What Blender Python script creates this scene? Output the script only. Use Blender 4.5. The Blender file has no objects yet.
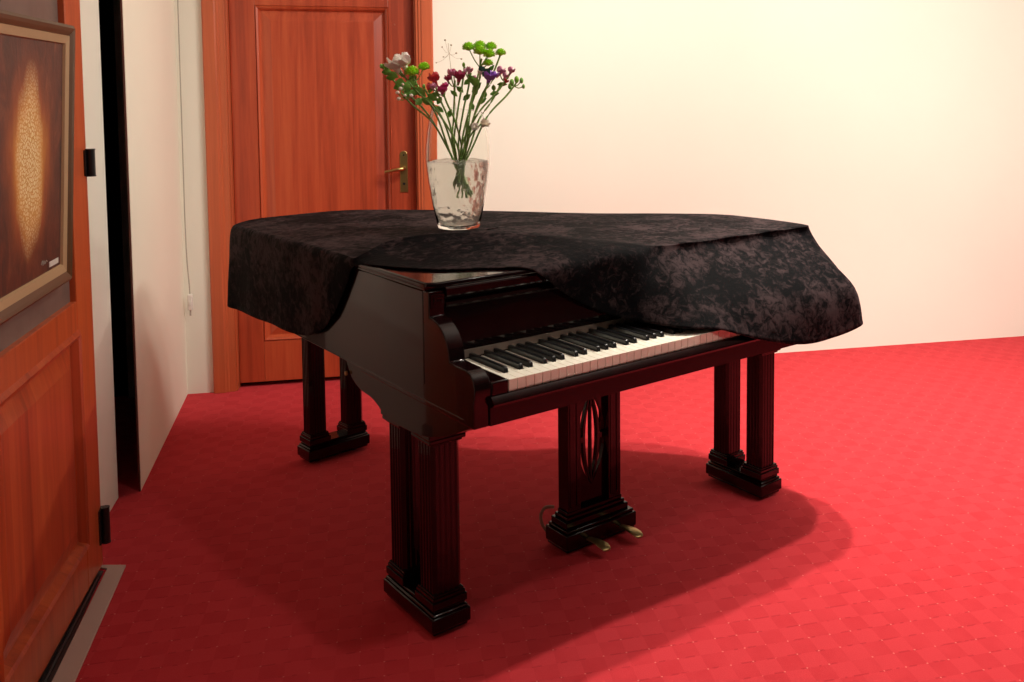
import bpy, bmesh, math, random
from mathutils import Vector, Matrix, noise
random.seed(7)
S = bpy.context.scene
C = S.collection
PI = math.pi

# ------------------------------------------------------------------ camera, world, lights, exposure
cam_d = bpy.data.cameras.new('camera')
cam = bpy.data.objects.new('camera', cam_d); C.objects.link(cam)
r = Vector((0.96682543, -0.25543045, -0.00196985))
u = Vector((0.01911751, 0.06466702, 0.99772376))
f = Vector((0.25472165, 0.96466236, -0.06740492))
mw = Matrix.Identity(4)
for i in range(3):
    mw[i][0], mw[i][1], mw[i][2] = r[i], u[i], -f[i]
mw.translation = Vector((-0.2561, -2.1411, 1.3899))
cam.matrix_world = mw
cam_d.sensor_width = 36.0
cam_d.lens = 949.57 / 1024 * 36
cam_d.shift_x = -(638.9 - 512) / 1024
cam_d.shift_y = -(341 - 154.7) / 1024
cam_d.clip_start = 0.05
S.camera = cam

W = bpy.data.worlds.new('room_light'); S.world = W; W.use_nodes = True
W.node_tree.nodes['Background'].inputs[0].default_value = (1.0, 0.86, 0.70, 1)
W.node_tree.nodes['Background'].inputs[1].default_value = 0.02

def lamp(name, kind, loc, energy, col, target=None, **kw):
    d = bpy.data.lights.new(name, kind); d.energy = energy; d.color = col
    for k, v in kw.items(): setattr(d, k, v)
    o = bpy.data.objects.new(name, d); C.objects.link(o); o.location = loc
    if target is not None:
        o.rotation_euler = (Vector(target) - Vector(loc)).to_track_quat('-Z', 'Y').to_euler()
    return o
WARM = (1.0, 0.93, 0.82)
lamp('ceiling_lamp', 'POINT', (1.46, 0.92, 2.45), 41, WARM, shadow_soft_size=0.035)
lamp('ceiling_lamp', 'POINT', (1.63, 0.56, 2.45), 36, WARM, shadow_soft_size=0.035)
lamp('floor_boost_spot', 'SPOT', (1.46, 0.92, 2.45), 125, WARM, (1.70, 0.45, 0), spot_size=1.95, spot_blend=0.7, shadow_soft_size=0.035)  # extra cones added at the two ceiling lamps to brighten the floor
lamp('floor_boost_spot', 'SPOT', (1.63, 0.56, 2.45), 115, WARM, (1.80, 0.15, 0), spot_size=1.95, spot_blend=0.7, shadow_soft_size=0.035)
lamp('front_lamp', 'POINT', (0.92, -0.95, 2.85), 29, WARM, shadow_soft_size=0.06)
lamp('wall_fill', 'AREA', (0.9, 0.9, 2.75), 8, WARM, (-0.5, 2.5, 0.85), shape='RECTANGLE', size=1.2, size_y=0.3, spread=1.5)  # unseen area fill added to lift the walls around the left corner
lamp('wall_fill', 'AREA', (2.8, -0.5, 2.5), 28, WARM, (2.6, 2.4, 0.40), shape='RECTANGLE', size=2.0, size_y=0.4, spread=1.7)  # second added fill, evens out the brightness of the back wall
S.view_settings.view_transform = 'Standard'
S.view_settings.look = 'None'
S.view_settings.gamma = 1.0
S.view_settings.use_curve_mapping = False
S.view_settings.exposure = 0.14

# ------------------------------------------------------------------ helpers
A = 0.448777           # the piano stands turned in the room
PROT = Matrix.Rotation(A, 4, 'Z')

def tag(o, label=None, cat=None, group=None, kind=None):
    if label: o['label'] = label
    if cat: o['category'] = cat
    if group: o['group'] = group
    if kind: o['kind'] = kind
    return o

def empty(name, loc=(0, 0, 0), rz=0.0, parent=None):
    o = bpy.data.objects.new(name, None); C.objects.link(o)
    o.location = loc; o.rotation_euler = (0, 0, rz); o.empty_display_size = 0.1
    o.parent = parent
    return o

def obj(name, bm, mat, parent=None, loc=(0, 0, 0), rz=0.0, smooth=None, bevel=0.0, seg=2, sub=0, solid=0.0):
    bmesh.ops.recalc_face_normals(bm, faces=bm.faces[:])
    me = bpy.data.meshes.new(name); bm.to_mesh(me); bm.free()
    me.materials.append(mat)
    o = bpy.data.objects.new(name, me); C.objects.link(o)
    o.location = loc; o.rotation_euler = (0, 0, rz); o.parent = parent
    if solid:
        m = o.modifiers.new('thickness', 'SOLIDIFY'); m.thickness = solid; m.offset = -1
    if bevel:
        m = o.modifiers.new('bevel', 'BEVEL'); m.width = bevel; m.segments = seg
        m.limit_method = 'ANGLE'; m.angle_limit = math.radians(40)
        m.harden_normals = False
    if sub:
        m = o.modifiers.new('sub', 'SUBSURF'); m.levels = sub; m.render_levels = sub
    if smooth is not None:
        for p in me.polygons: p.use_smooth = True
        if smooth < 180:
            me.set_sharp_from_angle(angle=math.radians(smooth))
    return o

def box(bm, x0, x1, y0, y1, z0, z1, M=None):
    vs = [bm.verts.new((x, y, z)) for z in (z0, z1) for x, y in ((x0, y0), (x1, y0), (x1, y1), (x0, y1))]
    for q in ((0, 3, 2, 1), (4, 5, 6, 7), (0, 1, 5, 4), (1, 2, 6, 5), (2, 3, 7, 6), (3, 0, 4, 7)):
        bm.faces.new([vs[i] for i in q])
    if M is not None: bmesh.ops.transform(bm, matrix=M, verts=vs)
    return bm

def prism(bm, pts, lo, hi, axis='z', M=None):
    """pts: 2-D outline; extruded along axis. axis x: pts=(y,z); y: pts=(x,z); z: pts=(x,y)"""
    def mk(p, h):
        return {'z': (p[0], p[1], h), 'x': (h, p[0], p[1]), 'y': (p[0], h, p[1])}[axis]
    a = [bm.verts.new(mk(p, lo)) for p in pts]; b = [bm.verts.new(mk(p, hi)) for p in pts]
    n = len(pts)
    bm.faces.new(a[::-1]); bm.faces.new(b)
    for i in range(n):
        bm.faces.new((a[i], a[(i + 1) % n], b[(i + 1) % n], b[i]))
    if M is not None: bmesh.ops.transform(bm, matrix=M, verts=a + b)
    return bm

def tube(bm, pts, rad, n=8, caps=True):
    pts = [Vector(p) for p in pts]
    rads = rad if isinstance(rad, (list, tuple)) else [rad] * len(pts)
    rings = []
    ref = Vector((0.31, 0.17, 0.93)).normalized()
    for i, p in enumerate(pts):
        t = (pts[min(i + 1, len(pts) - 1)] - pts[max(i - 1, 0)])
        t = t.normalized() if t.length > 1e-9 else Vector((0, 0, 1))
        rf = ref if abs(t.dot(ref)) < 0.95 else Vector((1, 0, 0))
        a = t.cross(rf).normalized(); b = t.cross(a)
        rings.append([bm.verts.new(p + (a * math.cos(k * 2 * PI / n) + b * math.sin(k * 2 * PI / n)) * rads[i]) for k in range(n)])
    for i in range(len(rings) - 1):
        for k in range(n):
            bm.faces.new((rings[i][k], rings[i][(k + 1) % n], rings[i + 1][(k + 1) % n], rings[i + 1][k]))
    if caps:
        bm.faces.new(rings[0][::-1]); bm.faces.new(rings[-1])
    return bm

def lathe(bm, prof, n=40, sx=1.0, sy=1.0, c=(0, 0, 0), close=False, tilt=None):
    rings = []
    for (rr, z) in prof:
        ring = []
        for k in range(n):
            a = 2 * PI * k / n
            zz = z + (tilt(rr, z, a) if tilt else 0)
            ring.append(bm.verts.new((c[0] + rr * sx * math.cos(a), c[1] + rr * sy * math.sin(a), c[2] + zz)))
        rings.append(ring)
    m = len(rings)
    for i in range(m if close else m - 1):
        for k in range(n):
            bm.faces.new((rings[i][k], rings[i][(k + 1) % n], rings[(i + 1) % m][(k + 1) % n], rings[(i + 1) % m][k]))
    if not close:
        bm.faces.new(rings[0][::-1]); bm.faces.new(rings[-1])
    return bm

def catmull(P, n, closed=False):
    """dense Catmull-Rom samples through P (tuples of any dimension)"""
    out = []; m = len(P)
    segs = m if closed else m - 1
    for i in range(segs):
        g = (lambda k: P[k % m]) if closed else (lambda k: P[max(0, min(m - 1, k))])
        p0, p1, p2, p3 = g(i - 1), g(i), g(i + 1), g(i + 2)
        for j in range(n):
            t = j / n
            out.append(tuple(0.5 * ((2 * b) + (c - a) * t + (2 * a - 5 * b + 4 * c - d) * t * t + (-a + 3 * b - 3 * c + d) * t ** 3)
                             for a, b, c, d in zip(p0, p1, p2, p3)))
    if not closed: out.append(tuple(P[-1]))
    return out

def arc(cx, cy, rr, a0, a1, n):
    return [(cx + rr * math.cos(math.radians(a0 + (a1 - a0) * i / n)), cy + rr * math.sin(math.radians(a0 + (a1 - a0) * i / n))) for i in range(n + 1)]

def droop(bm):
    # the lid line of the piano falls slightly towards the tail
    for v in bm.verts:
        v.co.z -= 0.012 * min(1, max(0, (v.co.y - 0.55) / 1.05)) * min(1, max(0, (v.co.z - 0.64) / 0.27))

# ------------------------------------------------------------------ materials
def mat(name):
    m = bpy.data.materials.new(name); m.use_nodes = True
    nt = m.node_tree
    return m, nt, nt.nodes['Principled BSDF']

def simple(name, col, rough=0.5, **kw):
    m, nt, b = mat(name)
    b.inputs['Base Color'].default_value = (*col, 1); b.inputs['Roughness'].default_value = rough
    for k, v in kw.items(): b.inputs[k].default_value = v
    return m

def N(nt, typ, **kw):
    n = nt.nodes.new(typ)
    for k, v in kw.items():
        if k.startswith('i_'):
            n.inputs[k[2:].replace('_', ' ')].default_value = v
        else: setattr(n, k, v)
    return n

def coords(nt, scale=(1, 1, 1), out='Object', rot=(0, 0, 0)):
    tc = nt.nodes.new('ShaderNodeTexCoord'); mp = nt.nodes.new('ShaderNodeMapping')
    mp.inputs['Scale'].default_value = scale; mp.inputs['Rotation'].default_value = rot
    nt.links.new(tc.outputs[out], mp.inputs['Vector'])
    return mp.outputs['Vector']

def ramp(nt, fac, stops):
    n = nt.nodes.new('ShaderNodeValToRGB'); e = n.color_ramp.elements
    while len(e) < len(stops): e.new(0.5)
    for i, (p, c) in enumerate(stops):
        e[i].position = p; e[i].color = (*c, 1)
    nt.links.new(fac, n.inputs['Fac'])
    return n.outputs['Color']

def noise_n(nt, vec, scale, detail=4, rough=0.55, dist=0.0):
    n = nt.nodes.new('ShaderNodeTexNoise')
    n.inputs['Scale'].default_value = scale; n.inputs['Detail'].default_value = detail
    n.inputs['Roughness'].default_value = rough; n.inputs['Distortion'].default_value = dist
    nt.links.new(vec, n.inputs['Vector'])
    return n.outputs['Fac']

def math_n(nt, op, a, b=None, c=None, clamp=False):
    n = nt.nodes.new('ShaderNodeMath'); n.operation = op; n.use_clamp = clamp
    for i, v in enumerate((a, b, c)):
        if v is None: continue
        if isinstance(v, (int, float)): n.inputs[i].default_value = v
        else: nt.links.new(v, n.inputs[i])
    return n.outputs[0]

def mix(nt, fac, a, b, blend='MIX'):
    n = nt.nodes.new('ShaderNodeMix'); n.data_type = 'RGBA'; n.blend_type = blend
    for s, v in ((n.inputs[0], fac), (n.inputs[6], a), (n.inputs[7], b)):
        if isinstance(v, (int, float)): s.default_value = v
        elif isinstance(v, tuple): s.default_value = (*v, 1)
        else: nt.links.new(v, s)
    return n.outputs[2]

def bump(nt, b, h, strength=0.2, dist=0.01):
    n = nt.nodes.new('ShaderNodeBump'); n.inputs['Strength'].default_value = strength
    n.inputs['Distance'].default_value = dist
    nt.links.new(h, n.inputs['Height']); nt.links.new(n.outputs['Normal'], b.inputs['Normal'])

def wood(name, cols, vscale, rough=0.35, coat=0.3, boards=0.0, axis=0):
    """grain runs along z when vscale is small in z; boards > 0 gives glued boards of that width along axis"""
    m, nt, b = mat(name)
    v = coords(nt, vscale)
    g = noise_n(nt, v, 1.0, 6, 0.6, 0.6)
    g2 = noise_n(nt, v, 4.0, 3, 0.6)
    t = math_n(nt, 'ADD', math_n(nt, 'MULTIPLY', g, 0.75), math_n(nt, 'MULTIPLY', g2, 0.25))
    if boards:
        sep = nt.nodes.new('ShaderNodeSeparateXYZ'); nt.links.new(coords(nt), sep.inputs[0])
        idx = math_n(nt, 'FLOOR', math_n(nt, 'DIVIDE', sep.outputs[axis], boards))
        wn = nt.nodes.new('ShaderNodeTexWhiteNoise'); wn.noise_dimensions = '1D'
        nt.links.new(idx, wn.inputs['W'])
        t = math_n(nt, 'ADD', t, math_n(nt, 'MULTIPLY', math_n(nt, 'SUBTRACT', wn.outputs['Value'], 0.5), 0.28))
    nt.links.new(ramp(nt, t, cols), b.inputs['Base Color'])
    b.inputs['Roughness'].default_value = rough
    b.inputs['Coat Weight'].default_value = coat; b.inputs['Coat Roughness'].default_value = 0.15
    return m

M = {}
M['door_wood'] = wood('stained_pine', [(0.3, (0.27, 0.036, 0.013)), (0.5, (0.42, 0.062, 0.022)), (0.72, (0.52, 0.098, 0.034))], (26, 26, 1.1), 0.38, 0.25, 0.105, 0)
M['frame_wood'] = wood('stained_pine_casing', [(0.3, (0.40, 0.080, 0.028)), (0.55, (0.52, 0.112, 0.040)), (0.75, (0.58, 0.145, 0.055))], (30, 30, 0.9), 0.38, 0.25)
M['leaf_wood'] = wood('orange_pine', [(0.28, (0.32, 0.050, 0.014)), (0.5, (0.52, 0.090, 0.022)), (0.75, (0.62, 0.135, 0.036))], (26, 26, 1.2), 0.34, 0.3)
M['leaf_boards'] = wood('orange_pine_boards', [(0.28, (0.28, 0.038, 0.012)), (0.5, (0.46, 0.070, 0.019)), (0.75, (0.58, 0.115, 0.032))], (22, 22, 1.0), 0.34, 0.3, 0.062, 1)
M['edge_wood'] = simple('dark_red_wood_edge', (0.09, 0.02, 0.012), 0.4)

def cream(name, col):
    m, nt, b = mat(name)
    v = coords(nt)
    n1 = noise_n(nt, v, 1.3, 3); n2 = noise_n(nt, v, 260, 2)
    c = ramp(nt, n1, [(0.3, tuple(x * 0.965 for x in col)), (0.7, col)])
    nt.links.new(c, b.inputs['Base Color']); b.inputs['Roughness'].default_value = 0.75
    bump(nt, b, n2, 0.05, 0.002)
    return m
M['wall'] = cream('cream_paint', (0.84, 0.815, 0.71))
M['wall_side'] = cream('beige_paint', (0.88, 0.85, 0.715))
M['dark'] = simple('shade_behind_door', (0.012, 0.010, 0.009), 0.6)
M['passage_shade'] = simple('unlit_passage_black', (0.010, 0.009, 0.008), 0.25)  # the near-black colour carries the unlit depth behind the slot

def carpet():
    m, nt, b = mat('red_carpet')
    v = coords(nt)
    sep = nt.nodes.new('ShaderNodeSeparateXYZ'); nt.links.new(v, sep.inputs[0])
    P = 0.058
    fx = math_n(nt, 'DIVIDE', sep.outputs[0], P); fy = math_n(nt, 'DIVIDE', sep.outputs[1], P)
    ck = math_n(nt, 'MODULO', math_n(nt, 'ADD', math_n(nt, 'FLOOR', math_n(nt, 'ADD', fx, 500)), math_n(nt, 'FLOOR', math_n(nt, 'ADD', fy, 500))), 2.0)
    n1 = noise_n(nt, v, 9, 3); n2 = noise_n(nt, v, 420, 2, 0.7); n3 = noise_n(nt, v, 1.4, 3)
    wx = math_n(nt, 'SUBTRACT', math_n(nt, 'FRACT', math_n(nt, 'ADD', fx, 0.5)), 0.5)
    wy = math_n(nt, 'SUBTRACT', math_n(nt, 'FRACT', math_n(nt, 'ADD', fy, 0.5)), 0.5)
    d2 = math_n(nt, 'ADD', math_n(nt, 'MULTIPLY', wx, wx), math_n(nt, 'MULTIPLY', wy, wy))
    dot = math_n(nt, 'LESS_THAN', d2, 0.0017)
    vis = math_n(nt, 'GREATER_THAN', noise_n(nt, v, 23, 1), 0.47)
    dot = math_n(nt, 'MULTIPLY', dot, vis)
    # short dark tuft rows along some lattice lines
    line = math_n(nt, 'LESS_THAN', math_n(nt, 'ABSOLUTE', wy), 0.045)
    line = math_n(nt, 'MULTIPLY', line, math_n(nt, 'GREATER_THAN', noise_n(nt, v, 31, 1), 0.54))
    base = mix(nt, math_n(nt, 'MULTIPLY', ck, math_n(nt, 'MULTIPLY_ADD', n1, 1.6, -0.35, clamp=True)), (0.60, 0.046, 0.056), (0.50, 0.029, 0.037))
    base = mix(nt, math_n(nt, 'MULTIPLY_ADD', n2, 0.7, -0.1, clamp=True), base, (0.42, 0.012, 0.022))
    base = mix(nt, math_n(nt, 'MULTIPLY', line, 0.35), base, (0.26, 0.006, 0.012))
    base = mix(nt, math_n(nt, 'MULTIPLY', dot, 0.55), base, (0.75, 0.24, 0.20))
    nt.links.new(base, b.inputs['Base Color'])
    b.inputs['Roughness'].default_value = 0.95; b.inputs['Specular IOR Level'].default_value = 0.1
    b.inputs['Sheen Weight'].default_value = 0.15; b.inputs['Sheen Tint'].default_value = (1, 0.35, 0.35, 1)
    h = math_n(nt, 'ADD', math_n(nt, 'MULTIPLY', n2, 0.6), math_n(nt, 'MULTIPLY', ck, 0.4))
    bump(nt, b, h, 0.35, 0.004)
    return m
M['carpet'] = carpet()

def mahogany():
    m, nt, b = mat('polished_dark_mahogany')
    v = coords(nt, (9, 2, 9))
    g = noise_n(nt, v, 3, 5, 0.6, 0.4)
    c = ramp(nt, g, [(0.3, (0.0030, 0.0008, 0.0010)), (0.7, (0.0090, 0.0018, 0.0020))])
    nt.links.new(c, b.inputs['Base Color'])
    b.inputs['Roughness'].default_value = 0.22
    b.inputs['Coat Weight'].default_value = 0.5; b.inputs['Coat Roughness'].default_value = 0.04
    b.inputs['Specular IOR Level'].default_value = 0.12
    return m
M['mahogany'] = mahogany()
M['mahogany_satin'] = simple('worn_dark_mahogany', (0.009, 0.0025, 0.0022), 0.33)
M['ivory'] = simple('ivory', (0.84, 0.80, 0.68), 0.28)
M['ebony'] = simple('ebony', (0.006, 0.006, 0.007), 0.28)
M['felt'] = simple('grey_beige_felt', (0.16, 0.12, 0.095), 0.95)
M['rope'] = simple('pale_rope', (0.40, 0.30, 0.22), 0.8)
M['brass'] = simple('worn_brass', (0.50, 0.35, 0.13), 0.33, Metallic=1.0)
M['pedal_brass'] = simple('pedal_brass', (0.42, 0.31, 0.13), 0.38, Metallic=0.9)
M['iron'] = simple('black_iron', (0.012, 0.010, 0.010), 0.35)
M['white_plastic'] = simple('white_plastic', (0.75, 0.72, 0.66), 0.4)
M['cord'] = simple('grey_cord', (0.42, 0.38, 0.32), 0.6)
M['steel'] = simple('drop_seal_metal', (0.05, 0.05, 0.055), 0.3, Metallic=0.6)
M['runner'] = simple('grey_beige_strip', (0.52, 0.38, 0.32), 0.7)

def velvet():
    m, nt, b = mat('crushed_black_velvet')
    v = coords(nt, (1, 1, 1))
    n1 = noise_n(nt, v, 40, 6, 0.72, 0.7)
    n2 = noise_n(nt, v, 5, 3, 0.5, 0.5)
    n3 = noise_n(nt, coords(nt, (5, 22, 9), rot=(0, 0, 0.15)), 1.5, 5, 0.6, 0.8)
    t = math_n(nt, 'MULTIPLY_ADD', n2, 0.40, math_n(nt, 'MULTIPLY', n1, 0.70))
    crush = ramp(nt, t, [(0.515, (0, 0, 0)), (0.57, (0.35, 0.35, 0.35)), (0.64, (1, 1, 1))])
    c = mix(nt, crush, (0.0022, 0.0018, 0.0024), (0.036, 0.0225, 0.0235))
    nt.links.new(c, b.inputs['Base Color'])
    b.inputs['Roughness'].default_value = 0.8
    b.inputs['Specular IOR Level'].default_value = 0.05
    sw = math_n(nt, 'MULTIPLY_ADD', math_n(nt, 'ADD', math_n(nt, 'MULTIPLY', crush, 0.5), math_n(nt, 'MULTIPLY', n3, 0.25)), 0.16, 0.0)
    nt.links.new(sw, b.inputs['Sheen Weight'])
    b.inputs['Sheen Roughness'].default_value = 0.3
    b.inputs['Sheen Tint'].default_value = (0.50, 0.42, 0.48, 1)
    bump(nt, b, math_n(nt, 'ADD', n1, n3), 0.35, 0.006)
    return m
M['velvet'] = velvet()

def glass():
    m, nt, b = mat('clear_glass')
    b.inputs['Base Color'].default_value = (0.97, 0.98, 0.96, 1); b.inputs['Roughness'].default_value = 0.02
    b.inputs['Transmission Weight'].default_value = 1.0; b.inputs['IOR'].default_value = 1.12
    return m
M['glass'] = glass()
def water():
    m, nt, b = mat('cloudy_water_with_gel')
    v = coords(nt, (1, 1, 1))
    vo = nt.nodes.new('ShaderNodeTexVoronoi'); vo.inputs['Scale'].default_value = 48; nt.links.new(v, vo.inputs['Vector'])
    n = noise_n(nt, v, 30, 3)
    c = ramp(nt, n, [(0.3, (0.96, 0.96, 0.92)), (0.7, (1.0, 1.0, 0.98))])
    nt.links.new(c, b.inputs['Base Color'])
    b.inputs['Roughness'].default_value = 0.22; b.inputs['IOR'].default_value = 1.08
    b.inputs['Transmission Weight'].default_value = 0.80
    bump(nt, b, math_n(nt, 'ADD', vo.outputs['Distance'], n), 0.6, 0.016)
    return m
M['water'] = water()

def painting():
    m, nt, b = mat('abstract_canvas')
    v = coords(nt)                                  # object origin = canvas centre, y across, z up
    sep = nt.nodes.new('ShaderNodeSeparateXYZ'); nt.links.new(v, sep.inputs[0])
    y, z = sep.outputs[1], sep.outputs[2]
    wob = math_n(nt, 'MULTIPLY', math_n(nt, 'SUBTRACT', noise_n(nt, coords(nt, (1, 1, 0.35)), 14, 4), 0.5), 0.09)
    yy = math_n(nt, 'ADD', math_n(nt, 'ADD', y, -0.02), wob)
    d = math_n(nt, 'SQRT', math_n(nt, 'ADD', math_n(nt, 'POWER', math_n(nt, 'DIVIDE', yy, 0.185), 2.0), math_n(nt, 'POWER', math_n(nt, 'DIVIDE', math_n(nt, 'SUBTRACT', z, 0.0), 0.26), 2.0)))
    back = ramp(nt, noise_n(nt, coords(nt, (1, 3, 1.2)), 7, 6, 0.65, 1.0), [(0.35, (0.045, 0.014, 0.010)), (0.55, (0.13, 0.030, 0.015)), (0.75, (0.24, 0.070, 0.030))])
    glow = ramp(nt, d, [(0.22, (0.95, 0.66, 0.27)), (0.48, (0.88, 0.36, 0.05)), (0.72, (0.50, 0.11, 0.02)), (1.0, (0.14, 0.032, 0.015))])
    fac = math_n(nt, 'SUBTRACT', 1.25, math_n(nt, 'MULTIPLY', d, 1.0), clamp=True)
    col = mix(nt, fac, back, glow)
    # fine pale scale pattern inside the flame
    vo = nt.nodes.new('ShaderNodeTexVoronoi'); vo.feature = 'DISTANCE_TO_EDGE'; vo.inputs['Scale'].default_value = 105
    nt.links.new(v, vo.inputs['Vector'])
    q = math_n(nt, 'ADD', math_n(nt, 'POWER', math_n(nt, 'DIVIDE', yy, 0.098), 2.0), math_n(nt, 'POWER', math_n(nt, 'DIVIDE', z, 0.23), 2.0))
    inn = math_n(nt, 'MULTIPLY_ADD', q, -1.1, 1.15, clamp=True)
    col = mix(nt, math_n(nt, 'MULTIPLY', inn, math_n(nt, 'LESS_THAN', vo.outputs['Distance'], 0.12)), col, (0.70, 0.36, 0.08))
    col = mix(nt, math_n(nt, 'MULTIPLY', inn, math_n(nt, 'GREATER_THAN', vo.outputs['Distance'], 0.15)), col, (0.97, 0.80, 0.46))
    nt.links.new(col, b.inputs['Base Color'])
    b.inputs['Roughness'].default_value = 0.5
    bump(nt, b, noise_n(nt, v, 90, 3), 0.3, 0.002)
    return m
M['painting'] = painting()
M['pic_gold'] = simple('bronze_gilt_frame', (0.11, 0.045, 0.014), 0.42)
M['pic_slip'] = simple('pale_tan_frame_slip', (0.46, 0.29, 0.15), 0.6)
def frosted():
    m, nt, b = mat('grey_frosted_pane')
    n = noise_n(nt, coords(nt), 12, 3)
    nt.links.new(ramp(nt, n, [(0.3, (0.15, 0.115, 0.10)), (0.7, (0.21, 0.165, 0.14))]), b.inputs['Base Color'])
    b.inputs['Roughness'].default_value = 0.3
    return m
M['pane'] = frosted()

# ------------------------------------------------------------------ the room
bm = bmesh.new(); box(bm, -1.75, 6.0, -3.2, 3.2, -0.06, 0.0)
tag(obj('floor', bm, M['carpet']), 'red carpet with a fine checked weave and pale tuft dots', 'floor', kind='structure')

# back wall: its own straight line, turned a degree and a half to the side wall, with a doorway
BW = (0.0, 2.503, 0.0); BR = -0.026
DX0, DX1, DZ = -0.966, -0.118, 1.90      # doorway
bm = bmesh.new()
prism(bm, [(-1.42, 0), (DX0, 0), (DX0, DZ), (DX1, DZ), (DX1, 0), (6.0, 0), (6.0, 2.9), (-1.42, 2.9)], 0.0, 0.14, 'y')
tag(obj('wall_back', bm, M['wall'], loc=BW, rz=BR), 'cream painted back wall behind the piano', 'wall', kind='structure')

bm = bmesh.new(); box(bm, -1.75, 6.0, -3.2, 3.2, 2.92, 3.0)
tag(obj('ceiling', bm, simple('white_ceiling', (0.42, 0.41, 0.38), 0.8)), 'plain white ceiling above the room', 'ceiling', kind='structure')

# door casing
bm = bmesh.new()
def casing(bm, xo, xi, side):
    # stepped moulding profile across the width
    s = 1 if xi > xo else -1
    w = abs(xi - xo)
    pr = [(0, 0.0), (0, -0.016), (0.006, -0.022), (0.052, -0.022), (0.058, -0.017), (0.066, -0.017), (0.070, -0.011), (w, -0.011), (w, 0.0)]
    prism(bm, [(xo + s * a, b) for a, b in pr], 0.0, DZ + 0.075, 'z')
casing(bm, DX0 - 0.092, DX0 + 0.004, 0); casing(bm, DX1 + 0.076, DX1 - 0.004, 1)
box(bm, DX0 - 0.002, DX1 + 0.002, -0.022, 0, DZ, DZ + 0.075)
# jamb lining
box(bm, DX0, DX0 + 0.012, 0, 0.14, 0, DZ); box(bm, DX1 - 0.012, DX1, 0, 0.14, 0, DZ); box(bm, DX0 + 0.012, DX1 - 0.012, 0, 0.14, DZ - 0.012, DZ)
tag(obj('trim_1', bm, M['frame_wood'], loc=BW, rz=BR, bevel=0.0015), 'orange-brown wooden casing around the closed door', 'door frame', kind='structure')

# the door itself: stiles and rails with two raised panels
D = empty('door_1', BW, BR); tag(D, 'closed reddish wooden panel door with brass lever behind the piano', 'door', kind='structure')
dx0, dx1 = DX0 + 0.013, DX1 - 0.013
px0, px1 = -0.842, -0.247
yf = 0.042
bm = bmesh.new()
box(bm, dx0, px0, yf, yf + 0.04, 0.022, DZ - 0.014); box(bm, px1, dx1, yf, yf + 0.04, 0.022, DZ - 0.014)
for z0, z1 in ((0.022, 0.215), (0.62, 0.74), (1.785, DZ - 0.014)):
    box(bm, px0, px1, yf, yf + 0.04, z0, z1)
obj('door_leaf', bm, M['door_wood'], D, bevel=0.002)
for z0, z1 in ((0.215, 0.62), (0.74, 1.785)):
    bm = bmesh.new()
    # moulding ring
    def ring(bm, a, b, ya, yb):
        o = [(px0 + a, z0 + a), (px1 - a, z0 + a), (px1 - a, z1 - a), (px0 + a, z1 - a)]
        i = [(px0 + b, z0 + b), (px1 - b, z0 + b), (px1 - b, z1 - b), (px0 + b, z1 - b)]
        vo = [bm.verts.new((x, ya, z)) for x, z in o]; vi = [bm.verts.new((x, yb, z)) for x, z in i]
        for k in range(4): bm.faces.new((vo[k], vo[(k + 1) % 4], vi[(k + 1) % 4], vi[k]))
        return vi
    ring(bm, 0, 0.006, yf + 0.004, yf - 0.005); ring(bm, 0.006, 0.014, yf - 0.005, yf - 0.001); ring(bm, 0.014, 0.024, yf - 0.001, yf + 0.016)
    ring(bm, 0.024, 0.030, yf + 0.016, yf + 0.016); vi = ring(bm, 0.030, 0.068, yf + 0.016, yf + 0.004)
    bm.faces.new(vi)
    bmesh.ops.remove_doubles(bm, verts=bm.verts[:], dist=1e-5)
    obj('raised_panel', bm, M['door_wood'], D)
# brass lever on long backplate
hp = bmesh.new()
pl = [(-0.018, -0.095), (0.018, -0.095)] + arc(0, 0.087, 0.018, 0, 180, 8)
prism(hp, [(-0.188 + a, 0.998 + b) for a, b in pl], yf - 0.004, yf + 0.001, 'y')
HP = obj('door_handle', hp, M['brass'], D, bevel=0.0012)
tag(HP, 'brass lever handle on a long plate')
lv = bmesh.new()
tube(lv, [(-0.186, yf, 1.020), (-0.186, yf - 0.03, 1.020), (-0.188, yf - 0.045, 1.020), (-0.197, yf - 0.052, 1.020), (-0.22, yf - 0.053, 1.017), (-0.25, yf - 0.051, 1.010), (-0.275, yf - 0.048, 1.006)], [0.009, 0.009, 0.0095, 0.0095, 0.0085, 0.008, 0.0075], 10)
obj('lever', lv, M['brass'], HP, smooth=50)
kh = bmesh.new(); tube(kh, [(-0.188, yf - 0.006, 0.945), (-0.188, yf + 0.0, 0.945)], 0.006, 10); tube(kh, [(-0.188, yf - 0.0055, 1.083), (-0.188, yf, 1.083)], 0.004, 8)
obj('keyhole', kh, M['iron'], HP)
# near-black block coloured as the shade under and behind the door
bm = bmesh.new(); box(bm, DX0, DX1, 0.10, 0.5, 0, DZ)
tag(obj('shade_block_behind_door', bm, M['dark'], None, loc=BW, rz=BR), 'near-black block standing in for the shade beyond the closed door', 'wall', kind='structure')

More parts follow.
